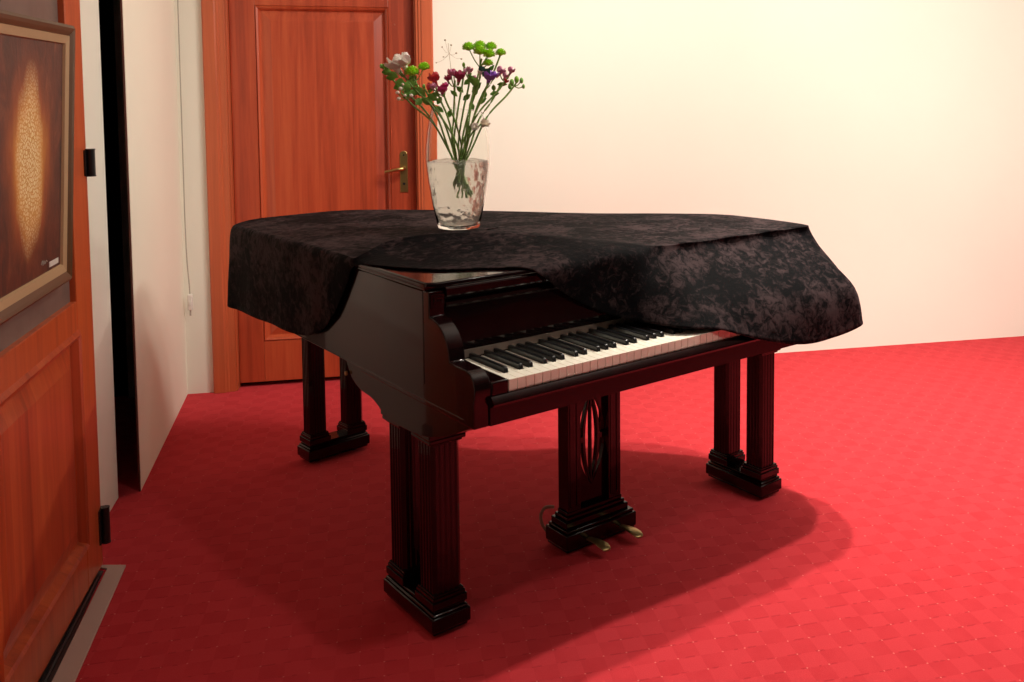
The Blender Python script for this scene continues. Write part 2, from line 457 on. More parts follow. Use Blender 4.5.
# left wall: far panel, a dark slot, near stretch behind the open leaf
bm = bmesh.new(); prism(bm, [(-1.114, 1.424), (-1.1725, 2.545), (-1.182, 2.545), (-1.118, 1.424)], 0.0, 2.9, 'z')
tag(obj('wall_left', bm, M['wall_side']), 'cream side wall between the dark slot and the corner', 'wall', kind='structure')
bm = bmesh.new(); prism(bm, [(-1.1145, 1.418), (-1.1145, 1.4245), (-1.1195, 1.4245), (-1.1195, 1.418)], 0.0, 2.9, 'z')
tag(obj('trim_2', bm, M['edge_wood']), 'thin dark red wooden edge beside the dark slot', 'trim', kind='structure')
bm = bmesh.new(); prism(bm, [(-1.128, -3.0), (-1.160, 0.86), (-1.1755, 1.382), (-1.20, 1.382), (-1.185, 0.86), (-1.153, -3.0)], 0.0, 2.9, 'z')
tag(obj('wall_left_near', bm, M['wall']), 'narrow cream wall strip between painting door and dark slot', 'wall', kind='structure')
bm = bmesh.new()
box(bm, -1.62, -1.60, 0.9, 2.6, 0, 2.9); box(bm, -1.62, -1.2, 0.88, 0.9, 0, 2.9); box(bm, -1.62, -1.2, 2.58, 2.6, 0, 2.9); box(bm, -1.62, -1.13, 0.88, 2.6, 2.9, 2.92)  # enclosure added so that no stray light shows through the slot
tag(obj('wall_passage', bm, M['passage_shade']), 'near-black shell keeping light out of the passage behind the slot', 'wall', kind='structure')

# cord with white inline switch in the corner
bm = bmesh.new(); pts = [(-1.150, 2.505, 2.9), (-1.151, 2.505, 1.9), (-1.1515, 2.503, 1.2), (-1.152, 2.502, 0.8), (-1.148, 2.497, 0.62), (-1.141, 2.49, 0.52), (-1.139, 2.488, 0.475)]
tube(bm, catmull(pts, 5), 0.0028, 8)
CO = empty('pull_cord', (0, 0, 0)); tag(CO, 'thin grey cord with a white switch hanging in the wall corner', 'cord')
obj('cord', bm, M['cord'], CO, smooth=60)
bm = bmesh.new(); box(bm, -1.150, -1.127, 2.476, 2.494, 0.40, 0.475)
SWT = obj('switch_body', bm, M['white_plastic'], CO, bevel=0.006, seg=3)
bm = bmesh.new(); box(bm, -1.143, -1.134, 2.4735, 2.478, 0.425, 0.445); obj('switch_button', bm, M['white_plastic'], SWT, bevel=0.001)
bm = bmesh.new(); tube(bm, [(-1.139, 2.486, 0.40), (-1.139, 2.486, 0.375)], 0.004, 8); obj('strain_relief', bm, M['cord'], SWT)

# ------------------------------------------------------------------ the painted-picture door leaf on the left
LR = 0.0252           # leaf turned a little
L = empty('door_2', (-1.082, 0.845, 0), LR); tag(L, 'orange pine door leaf with black hinges and a grey upper pane', 'door', kind='structure')
# local frame: y runs towards the camera as negative, x = outwards into the room
LW = -0.95            # far end of the leaf (local y)
ys, yin = 0.0, -0.150
bm = bmesh.new()
box(bm, -0.040, 0, yin, ys, 0.020, 2.05); box(bm, -0.040, 0, LW, LW + 0.15, 0.020, 2.05)
box(bm, -0.040, 0, LW + 0.15, yin, 0.020, 0.145)        # bottom rail
box(bm, -0.040, 0, LW + 0.15, yin, 0.735, 0.825)        # middle rail
box(bm, -0.040, 0, LW + 0.15, yin, 1.95, 2.05)
obj('leaf_frame', bm, M['leaf_wood'], L, bevel=0.0025)
bm = bmesh.new(); box(bm, -0.028, -0.016, LW + 0.14, yin + 0.01, 0.82, 1.955)
tag(obj('upper_pane', bm, M['pane'], L), 'grey pane')
bm = bmesh.new()
def lring(bm, y0, y1, z0, z1, a, b, xa, xb):
    o = [(y0 + a, z0 + a), (y1 - a, z0 + a), (y1 - a, z1 - a), (y0 + a, z1 - a)]
    i = [(y0 + b, z0 + b), (y1 - b, z0 + b), (y1 - b, z1 - b), (y0 + b, z1 - b)]
    vo = [bm.verts.new((xa, p, q)) for p, q in o]; vi = [bm.verts.new((xb, p, q)) for p, q in i]
    for k in range(4): bm.faces.new((vo[k], vo[(k + 1) % 4], vi[(k + 1) % 4], vi[k]))
    return vi
a = (LW + 0.15, yin, 0.145, 0.735)
lring(bm, *a, -0.012, 0.0, 0.0, 0.007); lring(bm, *a, 0.0, 0.010, 0.007, 0.003); lring(bm, *a, 0.010, 0.022, 0.003, -0.015)
lring(bm, *a, 0.022, 0.03, -0.015, -0.015); vi = lring(bm, *a, 0.03, 0.075, -0.015, -0.003); bm.faces.new(vi)
bmesh.ops.remove_doubles(bm, verts=bm.verts[:], dist=1e-5)
obj('lower_panel', bm, M['leaf_boards'], L)
for zc, hh in ((1.190, 0.036), (0.138, 0.050)):
    bm = bmesh.new()
    tube(bm, [(0.012, -0.006, zc - hh), (0.012, -0.006, zc + hh)], 0.0115, 14)
    box(bm, -0.03, 0.004, -0.030, 0.003, zc - hh, zc + hh); box(bm, -0.06, 0.004, 0.001, 0.012, zc - hh, zc + hh)
    for k in (-1, 1): tube(bm, [(0.012, -0.006, zc + k * hh), (0.012, -0.006, zc + k * (hh + 0.003))], 0.0125, 14)
    tag(obj('hinge', bm, M['iron'], L, smooth=40), 'black hinge')
bm = bmesh.new(); box(bm, -0.036, -0.006, LW, -0.02, 0.003, 0.021); prism(bm, [(-0.03, LW), (0.036, LW), (0.003, -0.012), (-0.03, -0.012)], 0.0005, 0.005, 'z'); tube(bm, [(0.012, LW, 0.008), (-0.001, -0.06, 0.008)], 0.004, 8)
tag(obj('bottom_seal', bm, M['steel'], L), 'dark metal seal along the bottom edge')

# framed painting hanging on the leaf
FP = empty('framed_painting', (-1.0795, 0.845, 0.905), LR); tag(FP, 'framed abstract painting with a glowing orange flame on dark brown, hung on the left door', 'painting')
FP.rotation_euler = (0, 0.048, LR)
y0, y1, z0, z1 = -0.885, -0.272, 0.0, 0.655
bm = bmesh.new()
def fr(bm, a, b, xa, xb): return lring(bm, y0, y1, z0, z1, a, b, xa, xb)
fr(bm, 0.0, 0.002, 0.002, 0.018); fr(bm, 0.002, 0.010, 0.018, 0.024); fr(bm, 0.010, 0.018, 0.024, 0.021); fr(bm, 0.018, 0.029, 0.021, 0.015)
fr(bm, 0.0, 0.03, 0.002, 0.002)
bmesh.ops.remove_doubles(bm, verts=bm.verts[:], dist=1e-5)
obj('outer_frame', bm, M['pic_gold'], FP)
bm = bmesh.new(); fr(bm, 0.028, 0.030, 0.012, 0.0165); fr(bm, 0.030, 0.049, 0.0165, 0.013); fr(bm, 0.049, 0.052, 0.013, 0.006)
bmesh.ops.remove_doubles(bm, verts=bm.verts[:], dist=1e-5)
tag(obj('frame_slip', bm, M['pic_slip'], FP), 'pale tan inner frame')
yc, zc = (y0 + y1) / 2, (z0 + z1) / 2
bm = bmesh.new(); box(bm, -0.006, 0.004, y0 + 0.05 - yc, y1 - 0.05 - yc, z0 + 0.05 - zc, z1 - 0.05 - zc)
CV = obj('canvas', bm, M['painting'], FP, loc=(0.003, yc, zc))
bm = bmesh.new(); box(bm, 0.004, 0.0055, 0.165, 0.235, -0.268, -0.255)
tag(obj('caption_tag', bm, M['white_plastic'], CV), 'small white tag')
bm = bmesh.new()
tube(bm, catmull([(0.0047, 0.105, -0.252), (0.0047, 0.113, -0.243), (0.0047, 0.117, -0.255), (0.0047, 0.125, -0.245), (0.0047, 0.130, -0.254), (0.0047, 0.142, -0.247), (0.0047, 0.150, -0.251)], 4), 0.0009, 5)
tag(obj('signature', bm, M['cord'], CV), 'scribbled pale signature')

# floor strip in front of the leaf
bm = bmesh.new(); prism(bm, [(-1.020, -0.30), (-0.965, -0.30), (-1.024, 0.852), (-1.128, 0.880), (-1.072, 0.842)], 0.0, 0.006, 'z')
tag(obj('threshold_strip', bm, M['runner'], bevel=0.002), 'flat grey-beige floor strip lying along the foot of the left door', 'floor strip')

# ------------------------------------------------------------------ the grand piano (local frame: x along the keys, y to the tail)
P = empty('grand_piano', (0, 0, 0), A)
tag(P, 'dark mahogany baby grand piano with open keyboard under black velvet cover', 'piano')
MG = M['mahogany']
XL, XR = -0.09, 1.312
outline = [(XR, 0.235), (XR, 0.45), (1.28, 0.60), (1.15, 0.76), (0.97, 0.945), (0.80, 1.21), (0.655, 1.45), (0.52, 1.625), (0.36, 1.722)]
dense = catmull(outline, 6)
body = [(XL, 1.0), (XL, 0.55), (XL, 0.235)] + dense + [(0.20, 1.722), (0.06, 1.690), (XL + 0.06, 1.650), (XL + 0.015, 1.615), (XL, 1.57)]
bm = bmesh.new(); prism(bm, body, 0.640, 0.912, 'z')
droop(bm); obj('case', bm, MG, P, bevel=0.004, smooth=35)
# moulded band round the bottom of the case, left and front visible
bm = bmesh.new()
tube(bm, [(XL + 0.001, 0.05, 0.642), (XL + 0.001, 1.57, 0.642)], 0.0022, 8)
obj('case_bead', bm, MG, P, smooth=60)
# lid
def scaled(pts, d):
    cx, cy = 0.55, 0.85
    return [(x + d * (1 if x > cx else -1), y + (d if y > cy else 0)) for x, y in pts]
lid_out = [(XL - 0.006, 1.0), (XL - 0.006, 0.55), (XL - 0.006, 0.215), (XL + 0.02, 0.200), (XR - 0.02, 0.200), (XR + 0.006, 0.215)] + [(x + 0.006, y + 0.004) for x, y in dense[1:]] + [(0.20, 1.726), (0.06, 1.694), (XL + 0.06, 1.654), (XL + 0.012, 1.618), (XL - 0.006, 1.57)]
bm = bmesh.new(); prism(bm, lid_out, 0.918, 0.933, 'z')
droop(bm); LID = obj('lid', bm, MG, P, bevel=0.005, seg=3, smooth=35)
bm = bmesh.new(); prism(bm, [(0.200, 0.894), (0.197, 0.899), (0.197, 0.914), (0.200, 0.919), (0.235, 0.919), (0.235, 0.894)], -0.048, 1.27, 'x')
obj('lid_front_rail', bm, MG, LID, bevel=0.0015)
bm = bmesh.new(); prism(bm, [(XL - 0.003, 0.22), (XL - 0.003, 0.55), (XL - 0.003, 1.0), (XL - 0.003, 1.57), (XL + 0.03, 1.57), (XL + 0.03, 1.0), (XL + 0.03, 0.55), (XL + 0.03, 0.22)], 0.912, 0.919, 'z')
droop(bm); obj('rim_moulding', bm, MG, P, bevel=0.002)

# arms beside the keyboard
prof = [(0.235, 0.912), (0.207, 0.912), (0.207, 0.850)] + [(0.205 - 0.103 * math.sin(t) * 0.9, 0.850 - 0.088 * (1 - math.cos(t)) * 1.0) for t in [k * PI / 2 / 8 for k in range(1, 9)]] + \
       [(0.085, 0.760), (0.045, 0.760), (0.022, 0.755), (0.006, 0.743), (0.000, 0.725), (0.000, 0.700), (0.005, 0.690), (0.005, 0.632), (0.235, 0.632)]
for x0, x1 in ((XL, -0.047), (1.269, XR - 0.006)):
    bm = bmesh.new(); prism(bm, prof, x0, x1, 'x')
    AR = obj('arm', bm, MG, P, bevel=0.003, smooth=35)
    bm = bmesh.new(); xi0, xi1 = (x0 + 0.004, x1 - 0.002)
    box(bm, xi0, xi1, 0.2035, 0.21, 0.872, 0.905); box(bm, xi0 + 0.006, xi1 - 0.006, 0.2015, 0.21, 0.880, 0.898)
    for k in range(3): tube(bm, [(xi0 + 0.010 + 0.0085 * k, 0.2015, 0.889), (xi0 + 0.010 + 0.0085 * k, 0.199, 0.889)], 0.003, 8)
    obj('carved_block', bm, MG, AR, bevel=0.001)
# key blocks
for x0, x1 in ((-0.046, -0.001), (1.2235, 1.268)):
    bm = bmesh.new(); box(bm, x0, x1, 0.0, 0.21, 0.682, 0.732); obj('key_block', bm, MG, P, bevel=0.004, seg=3, smooth=40)
# keybed with front face and slip
bm = bmesh.new(); box(bm, -0.0895, 1.306, 0.006, 0.60, 0.630, 0.684)
obj('keybed', bm, MG, P, bevel=0.003)
bm = bmesh.new(); prism(bm, [(0.0, 0.632), (0.0, 0.674), (-0.013, 0.678), (-0.016, 0.684), (-0.013, 0.691), (-0.004, 0.700), (0.008, 0.702), (0.008, 0.632)], -0.050, 1.272, 'x')
obj('key_slip', bm, MG, P, smooth=30)
# fallboard, its nose and the felt
bm = bmesh.new(); prism(bm, [(0.215, 0.738), (0.222, 0.866), (0.206, 0.868), (0.201, 0.874), (0.204, 0.881), (0.236, 0.882), (0.236, 0.738)], -0.046, 1.268, 'x')
obj('fallboard', bm, MG, P, smooth=30)
bm = bmesh.new(); box(bm, -0.046, 1.268, 0.212, 0.222, 0.733, 0.752); tag(obj('key_felt', bm, M['felt'], P), 'grey-beige felt strip behind the keys')
bm = bmesh.new(); box(bm, -0.047, 1.269, 0.232, 0.25, 0.88, 0.912); obj('recess_shade', bm, M['iron'], P)  # black strip set into the recess as its shade

# keyboard: 52 white keys with notches for the black ones, 36 black keys
KB = empty('keyboard', (0, 0, 0), 0, P); KB['label'] = 'ivory and ebony keys'
def wkey(left_cut, right_cut):
    w = 0.0235 - 0.0009; g = 0.00045
    Y0, Y1, YB = 0.0, 0.213, 0.049
    pts = [(g, Y0), (g + w, Y0)]
    pts += [(g + w, YB), (g + w - right_cut, YB), (g + w - right_cut, Y1)] if right_cut else [(g + w, Y1)]
    pts += [(g + left_cut, Y1), (g + left_cut, YB), (g, YB)] if left_cut else [(g, Y1)]
    bm = bmesh.new(); prism(bm, pts, 0.704, 0.730, 'z'); prism(bm, [(g + 0.0006, 0.002), (g + w - 0.0006, 0.002), (g + w - 0.0006, Y1 - 0.002), (g + 0.0006, Y1 - 0.002)], 0.690, 0.704, 'z')
    return bm
cuts = {'A': (0.0062, 0.0042), 'B': (0.0095, 0), 'C': (0, 0.0088), 'D': (0.0055, 0.0055), 'E': (0.0088, 0), 'F': (0, 0.0095), 'G': (0.0042, 0.0062)}
names = [('ABCDEFG')[i % 7] for i in range(52)]
proto = {}
for i, nme in enumerate(names):
    key = nme + ('0' if i == 0 else '') + ('9' if i == 51 else '')
    if key not in proto:
        lc, rc = cuts[nme]
        if i == 0: lc = 0
        if i == 51: rc = 0
        o = obj('white_key', wkey(lc, rc), M['ivory'], KB, bevel=0.0007, seg=1); proto[key] = o
        o.location.x = i * 0.0235
    else:
        o = proto[key].copy(); C.objects.link(o); o.parent = KB; o.location.x = i * 0.0235
bm = bmesh.new()
prism(bm, [(0.050, 0.722), (0.0515, 0.738), (0.056, 0.7425), (0.213, 0.7425), (0.213, 0.722)], -0.0052, 0.0052, 'x')
bk = obj('black_key', bm, M['ebony'], KB, bevel=0.0016, seg=2, smooth=40)
off = {'A': 0.0030, 'C': -0.0024, 'D': 0.0024, 'F': -0.0030, 'G': 0.0}
first = True
for i, nme in enumerate(names[:-1]):
    if nme in off:
        o = bk if first else bk.copy()
        if not first: C.objects.link(o); o.parent = KB
        first = False
        o.location.x = (i + 1) * 0.0235 + off[nme]

# legs: paired fluted columns on a common foot
def fluted(cx, cy, w, z0, z1):
    """square column with chamfered corners and vertical flutes, slight taper"""
    h = w / 2
    side = []
    def face(n):
        pts = []
        ch = 0.010; span = 2 * (h - ch); nf = 4; p = span / nf; gw = p * 0.62; gd = 0.0030
        x = -(h - ch)
        pts.append((x, -h))
        for k in range(nf):
            c0 = x + p * k + p / 2
            pts += [(c0 - gw / 2, -h), (c0 - gw / 4, -h + gd * 0.85), (c0 + gw / 4, -h + gd * 0.85), (c0 + gw / 2, -h)]
        pts.append((h - ch, -h))
        return pts
    poly = []
    for q in range(4):
        for (x, y) in face(4):
            a = q * PI / 2; poly.append((cx + x * math.cos(a) - y * math.sin(a), cy + x * math.sin(a) + y * math.cos(a)))
    bm = bmesh.new(); prism(bm, poly, z0, z1, 'z')
    return bm
def make_leg(name, ox, oy, rz, wx, gap, along_y=True, top=0.545, htop=0.62):
    Lg = empty(name, (ox, oy, 0), rz, P)
    cw = wx - 0.020
    hx = wx / 2; hl = gap / 2 + cw / 2 + 0.012
    def pl(x, y): return (x, y) if along_y else (y, x)
    # foot with rounded ends and waisted profile
    bm = bmesh.new()
    for (e, z0, z1) in ((0.006, 0.010, 0.020), (0.0, 0.020, 0.058), (0.005, 0.058, 0.066), (0.010, 0.066, 0.075)):
        box(bm, *(( -hx + e, hx - e, -hl + e, hl - e) if along_y else (-hl + e, hl - e, -hx + e, hx - e)), z0, z1)
    obj('foot', bm, MG, Lg, bevel=0.005, seg=2, smooth=40)
    for s in (-1, 1):
        bm = bmesh.new(); c = pl(0, s * (hl - 0.05)); tube(bm, [(c[0], c[1], 0.0), (c[0], c[1], 0.012)], 0.02, 14); obj('castor_pad', bm, M['iron'], Lg)
    for s in (-1, 1):
        cx, cy = pl(0, s * gap / 2)
        bm = bmesh.new(); h = cw / 2
        for (e, z0, z1) in ((0.004, 0.074, 0.094), (0.0005, 0.094, 0.104), (-0.002, 0.104, 0.110)):
            box(bm, cx - h - e, cx + h + e, cy - h - e, cy + h + e, z0, z1)
        obj('plinth', bm, MG, Lg, bevel=0.002)
        obj('column', fluted(cx, cy, cw - 0.010, 0.108, top - 0.035), MG, Lg, bevel=0.0)
        bm = bmesh.new()
        for (e, z0, z1) in ((-0.001, top - 0.037, top - 0.030), (0.006, top - 0.030, top - 0.018), (0.009, top - 0.018, top)):
            box(bm, cx - h - e, cx + h + e, cy - h - e, cy + h + e, z0, z1)
        obj('capital', bm, MG, Lg, bevel=0.003)
    bm = bmesh.new()
    box(bm, *((-hx - 0.004, hx + 0.004, -hl + 0.004, hl - 0.004) if along_y else (-hl + 0.004, hl - 0.004, -hx - 0.004, hx + 0.004)), top - 0.002, htop + 0.021)
    obj('top_block', bm, MG, Lg, bevel=0.004)
    return Lg
make_leg('leg', -0.003, 0.415, 0.0, 0.111, 0.166, True, 0.535, 0.62)
make_leg('leg', 1.230, 0.420, 0.0, 0.106, 0.158, True, 0.535, 0.62)
make_leg('leg', 0.262, 1.650, 0.10, 0.096, 0.152, False, 0.560, 0.62)
# curved brackets above the front legs
br = catmull([(0.020, 0.632), (0.075, 0.606), (0.16, 0.570), (0.27, 0.545), (0.43, 0.538), (0.475, 0.552), (0.54, 0.572), (0.61, 0.578), (0.665, 0.600), (0.70, 0.640)], 4)
for x0, x1 in ((XL + 0.002, 0.062), (1.165, XR - 0.002)):
    bm = bmesh.new(); prism(bm, br + [(0.70, 0.642), (0.02, 0.642)], x0, x1, 'x'); obj('bracket', bm, MG, P, bevel=0.003, smooth=35)
bm = bmesh.new(); tube(bm, [(XL - 0.002, 0.685, 0.607), (XL - 0.007, 0.685, 0.607)], 0.006, 10); obj('lid_prop_stud', bm, M['brass'], P)

# pedal lyre
LY = empty('pedal_lyre', (0.592, 0.47, 0), 0, P)
bm = bmesh.new()
for (e, z0, z1) in ((0.004, 0.006, 0.016), (0, 0.016, 0.062), (0.006, 0.062, 0.072)):
    box(bm, -0.132 + e, 0.140 - e, -0.058 + e, 0.055 - e, z0, z1)
obj('foot', bm, MG, LY, bevel=0.004, smooth=40)
bm = bmesh.new()
for (e, z0, z1) in ((0.0, 0.071, 0.092), (0.008, 0.092, 0.104), (0.014, 0.104, 0.116)):
    box(bm, -0.120 + e, 0.120 - e, -0.040 + e, 0.040 - e, z0, z1)
obj('plinth', bm, MG, LY, bevel=0.002)
for s in (-1, 1):
    bm = bmesh.new(); c = s * 0.078
    box(bm, c - 0.024, c + 0.024, -0.026, 0.026, 0.115, 0.632); box(bm, c - 0.027, c + 0.027, -0.029, 0.029, 0.60, 0.632)
    for k in (-1, 1): box(bm, c + k * 0.012 - 0.006, c + k * 0.012 + 0.006, -0.0285, -0.025, 0.13, 0.585)
    obj('post', bm, MG, LY, bevel=0.0015)
# fretted centre panel with a pointed oval opening
ZC, HV, HW = 0.320, 0.150, 0.053
def ves(hw, hv, n=18):   # right half arc of a pointed oval, bottom to top
    return [(hw * (1 - (t * t)) , ZC + hv * t) for t in [-1 + 2 * k / n for k in range(n + 1)]]
bm = bmesh.new()
for s in (-1, 1):
    pts = [(s * 0.068, 0.115), (0.0, 0.115)] + [(s * x, z) for x, z in ves(HW, HV)] + [(0.0, 0.632), (s * 0.068, 0.632)]
    prism(bm, pts, -0.007, 0.007, 'y')
obj('fret_panel', bm, MG, LY)
bm = bmesh.new()
for s in (-1, 1):
    o = ves(0.033, HV); i = ves(0.023, HV * 0.94)
    prism(bm, [(s * x, z) for x, z in o] + [(s * x, z) for x, z in i[::-1]], -0.008, 0.008, 'y')
    box(bm, min(s * 0.03, s * 0.055), max(s * 0.03, s * 0.055), -0.008, 0.008, ZC - 0.009, ZC + 0.009)
box(bm, -0.003, 0.003, -0.007, 0.007, ZC - HV, ZC + HV)
obj('fretwork', bm, MG, LY, bevel=0.001)
for cx in (-0.052, 0.075):
    bm = bmesh.new()
    sec = [(-0.050, 0.032, 0.009, 0.005), (-0.075, 0.036, 0.010, 0.005), (-0.10, 0.040, 0.013, 0.005), (-0.125, 0.040, 0.016, 0.005), (-0.145, 0.036, 0.015, 0.005), (-0.156, 0.031, 0.009, 0.0035)]
    rings = []
    for (y, z, w, t) in sec:
        rings.append([bm.verts.new((cx + 1.2 * w * math.cos(a), y, z + t * math.sin(a))) for a in [2 * PI * k / 12 for k in range(12)]])
    for i in range(len(rings) - 1):
        for k in range(12): bm.faces.new((rings[i][k], rings[i][(k + 1) % 12], rings[i + 1][(k + 1) % 12], rings[i + 1][k]))
    bm.faces.new(rings[0][::-1]); bm.faces.new(rings[-1])
    tag(obj('pedal', bm, M['pedal_brass'], LY, smooth=60, sub=1), 'brass pedal')
bm = bmesh.new()
tube(bm, catmull([(-0.118, 0.060, 0.03), (-0.132, 0.070, 0.055), (-0.136, 0.072, 0.085), (-0.124, 0.066, 0.108), (-0.105, 0.045, 0.112)], 5), 0.005, 8)
tag(obj('rear_loop', bm, M['rope'], LY, smooth=60), 'pale loop behind the pedal foot')

# ------------------------------------------------------------------ the velvet cover
# stations round the edge: crest on the lid, first bend, belly, hem (piano frame)
ST = [
 # E                      P1                        P2                       H
 ((-.099,.600,.944), (-.103,.601,.936), (-.103,.602,.928), (-.102,.603,.920)),
 ((-.096,.650,.944), (-.106,.650,.925), (-.105,.650,.893), (-.102,.650,.866)),
 ((-.094,.700,.944), (-.107,.700,.920), (-.105,.700,.850), (-.102,.700,.808)),
 ((-.092,.750,.944), (-.107,.750,.918), (-.106,.750,.825), (-.104,.750,.758)),
 ((-.091,.840,.944), (-.108,.840,.918), (-.107,.840,.800), (-.106,.840,.698)),
 ((-.091,.970,.944), (-.109,.970,.918), (-.108,.970,.780), (-.108,.970,.660)),
 ((-.091,1.17,.943), (-.109,1.17,.918), (-.108,1.17,.775), (-.108,1.17,.648)),
 ((-.091,1.38,.942), (-.109,1.38,.918), (-.108,1.38,.770), (-.108,1.38,.640)),
 ((-.090,1.55,.940), (-.107,1.555,.915), (-.107,1.56,.765), (-.106,1.565,.632)),
 ((-.062,1.645,.938), (-.082,1.660,.910), (-.089,1.665,.765), (-.094,1.670,.634)),
 ((.03,1.706,.940), (.022,1.722,.915), (.02,1.732,.770), (.02,1.742,.64)),
 ((.20,1.735,.940), (.20,1.760,.885), (.20,1.765,.770), (.20,1.775,.65)),
 ((.36,1.730,.940), (.365,1.747,.905), (.37,1.77,.770), (.375,1.78,.65)),
 ((.53,1.640,.937), (.543,1.65,.890), (.55,1.66,.770), (.56,1.67,.65)),
 ((.665,1.46,.939), (.68,1.468,.895), (.69,1.475,.775), (.70,1.48,.65)),
 ((.81,1.22,.942), (.826,1.228,.900), (.836,1.235,.78), (.85,1.24,.65)),
 ((.98,.955,.943), (.996,.965,.900), (1.01,.975,.78), (1.02,.985,.65)),
 ((1.16,.770,.943), (1.172,.785,.900), (1.19,.80,.78), (1.22,.82,.64)),
 ((1.285,.61,.943), (1.305,.62,.900), (1.34,.635,.78), (1.37,.65,.64)),
 ((1.318,.45,.943), (1.332,.455,.905), (1.385,.46,.79), (1.43,.47,.62)),
 ((1.322,.30,.943), (1.334,.30,.905), (1.385,.29,.785), (1.43,.28,.61)),
 ((1.312,.215,.943), (1.324,.205,.905), (1.365,.15,.775), (1.42,.13,.615)),
 ((1.285,.190,.943), (1.300,.180,.905), (1.345,.065,.765), (1.395,.055,.635)),
 ((1.22,.187,.943), (1.225,.175,.907), (1.265,-.002,.780), (1.30,-.020,.645)),
 ((1.13,.187,.944), (1.130,.175,.908), (1.15,-.002,.785), (1.170,-.028,.635)),
 ((1.01,.188,.944), (1.01,.176,.908), (1.01,.000,.785), (1.005,-.032,.640)),
 ((.87,.190,.944), (.865,.178,.910), (.845,.030,.795), (.820,-.025,.686)),
 ((.75,.193,.945), (.74,.180,.912), (.705,.055,.810), (.670,-.010,.738)),
 ((.67,.197,.946), (.655,.184,.915), (.615,.095,.830), (.572,.025,.750)),
 ((.605,.202,.951), (.575,.181,.925), (.53,.165,.845), (.483,.160,.765)),
 ((.545,.235,.960), (.50,.184,.940), (.435,.179,.875), (.380,.186,.808)),
 ((.475,.300,.968), (.430,.200,.953), (.350,.181,.914), (.285,.184,.864)),
 ((.405,.375,.977), (.365,.262,.958), (.290,.193,.940), (.220,.178,.914)),
 ((.330,.470,.984), (.290,.355,.964), (.240,.250,.946), (.180,.197,.939)),
 ((.235,.560,.986), (.205,.475,.966), (.155,.350,.945), (.105,.265,.938)),
 ((.130,.620,.984), (.105,.550,.965), (.055,.420,.944), (.004,.330,.938)),
 ((.020,.640,.975), (.005,.590,.955), (-.028,.490,.942), (-.062,.425,.938)),
 ((-.060,.605,.958), (-.075,.570,.946), (-.087,.535,.941), (-.098,.505,.937)),
]
flat = [tuple(c for q in s for c in q) for s in ST]
NS = 8
DS = catmull(flat, NS, closed=True)
n = len(DS)
def fold(i, t):
    """hanging folds: outward push at arc parameter i, depth t 0..1"""
    k = i / NS
    a = 0.0
    if 8 < k < 22: a = 0.010 * math.sin(k * 3.1) * t
    elif 3 < k <= 8: a = 0.003 * math.sin(k * 4.7) * t
    elif 22 <= k < 31: a = 0.006 * math.sin(k * 4.1 + 2.2 * t) * math.sin(PI * min(1, t * 1.05))
    return a
bm = bmesh.new()
NR, NK = 22, 26
cx, cy = 0.52, 0.85
center = bm.verts.new((cx, cy, 0.943))
rings = []
for j in range(1, NR + 1):
    rr = j / NR
    ring = []
    for i, d in enumerate(DS):
        e = d[0:3]
        x = cx + (e[0] - cx) * rr; y = cy + (e[1] - cy) * rr
        s = max(0, (rr - 0.45) / 0.55); s = s * s * (3 - 2 * s)
        z = 0.943 + (e[2] - 0.943) * s
        w = noise.noise(Vector((x * 5, y * 9, 0.3))) * 0.0022 + noise.noise(Vector((x * 14, y * 22, 1.7))) * 0.0010
        zone = math.exp(-((x - 0.12) / 0.28) ** 2 - ((y - 0.66) / 0.13) ** 2)
        z += abs(w) * (1 - rr ** 6) + zone * 0.011 * abs(noise.noise(Vector((x * 6 + y * 3, y * 26 + x * 9, 4.1)))) * (1 - rr ** 10)
        if j == NR: z -= 0.002
        ring.append(bm.verts.new((x, y, z)))
    rings.append(ring)
for k in range(1, NK + 1):
    t = k / NK
    ring = []
    for i, d in enumerate(DS):
        E, P1, P2, H = (Vector(d[q:q + 3]) for q in (0, 3, 6, 9))
        p = Vector(catmull([tuple(E), tuple(P1), tuple(P2), tuple(H)], 24)[int(round(t * 72))])
        nx = DS[(i + 1) % n]; pv = DS[i - 1]
        tan = Vector((nx[0] - pv[0], nx[1] - pv[1], 0)).normalized()
        out = Vector((-tan.y, tan.x, 0))
        w = noise.noise(Vector((p.x * 7, p.y * 7, p.z * 6))) * 0.004 * t
        ring.append(bm.verts.new(p + out * (fold(i, t) + abs(w))))
    rings.append(ring)
for i in range(n): bm.faces.new((center, rings[0][i], rings[0][(i + 1) % n]))
for j in range(len(rings) - 1):
    for i in range(n):
        bm.faces.new((rings[j][i], rings[j + 1][i], rings[j + 1][(i + 1) % n], rings[j][(i + 1) % n]))
droop(bm); VC = obj('velvet_cover', bm, M['velvet'], rz=A, smooth=180, solid=0.0025)
tag(VC, 'black crushed velvet cover draped over the piano lid and the right-hand keys', 'piano cover')

# ------------------------------------------------------------------ vase and flowers
VX, VY, VZ = -0.040, 0.969, 0.9465
V = empty('glass_vase', (VX, VY, VZ)); tag(V, 'tall clear glass vase of cloudy water and flowers on the velvet', 'vase')
op = [(0.056, 0.0), (0.066, 0.003), (0.069, 0.012), (0.083, 0.08), (0.095, 0.15), (0.1025, 0.215), (0.102, 0.26), (0.097, 0.31), (0.089, 0.350), (0.079, 0.388)]
ip = [(0.0765, 0.3875), (0.0865, 0.35), (0.0945, 0.31), (0.0995, 0.26), (0.1000, 0.215), (0.0925, 0.15), (0.0805, 0.08), (0.068, 0.016), (0.05, 0.008)]
sl = lambda rr, z, a: (-0.012 * math.cos(a)) * max(0, (z - 0.30) / 0.085)
bm = bmesh.new(); lathe(bm, op + ip, 48, tilt=sl); obj('body', bm, M['glass'], V, smooth=60)
bm = bmesh.new()
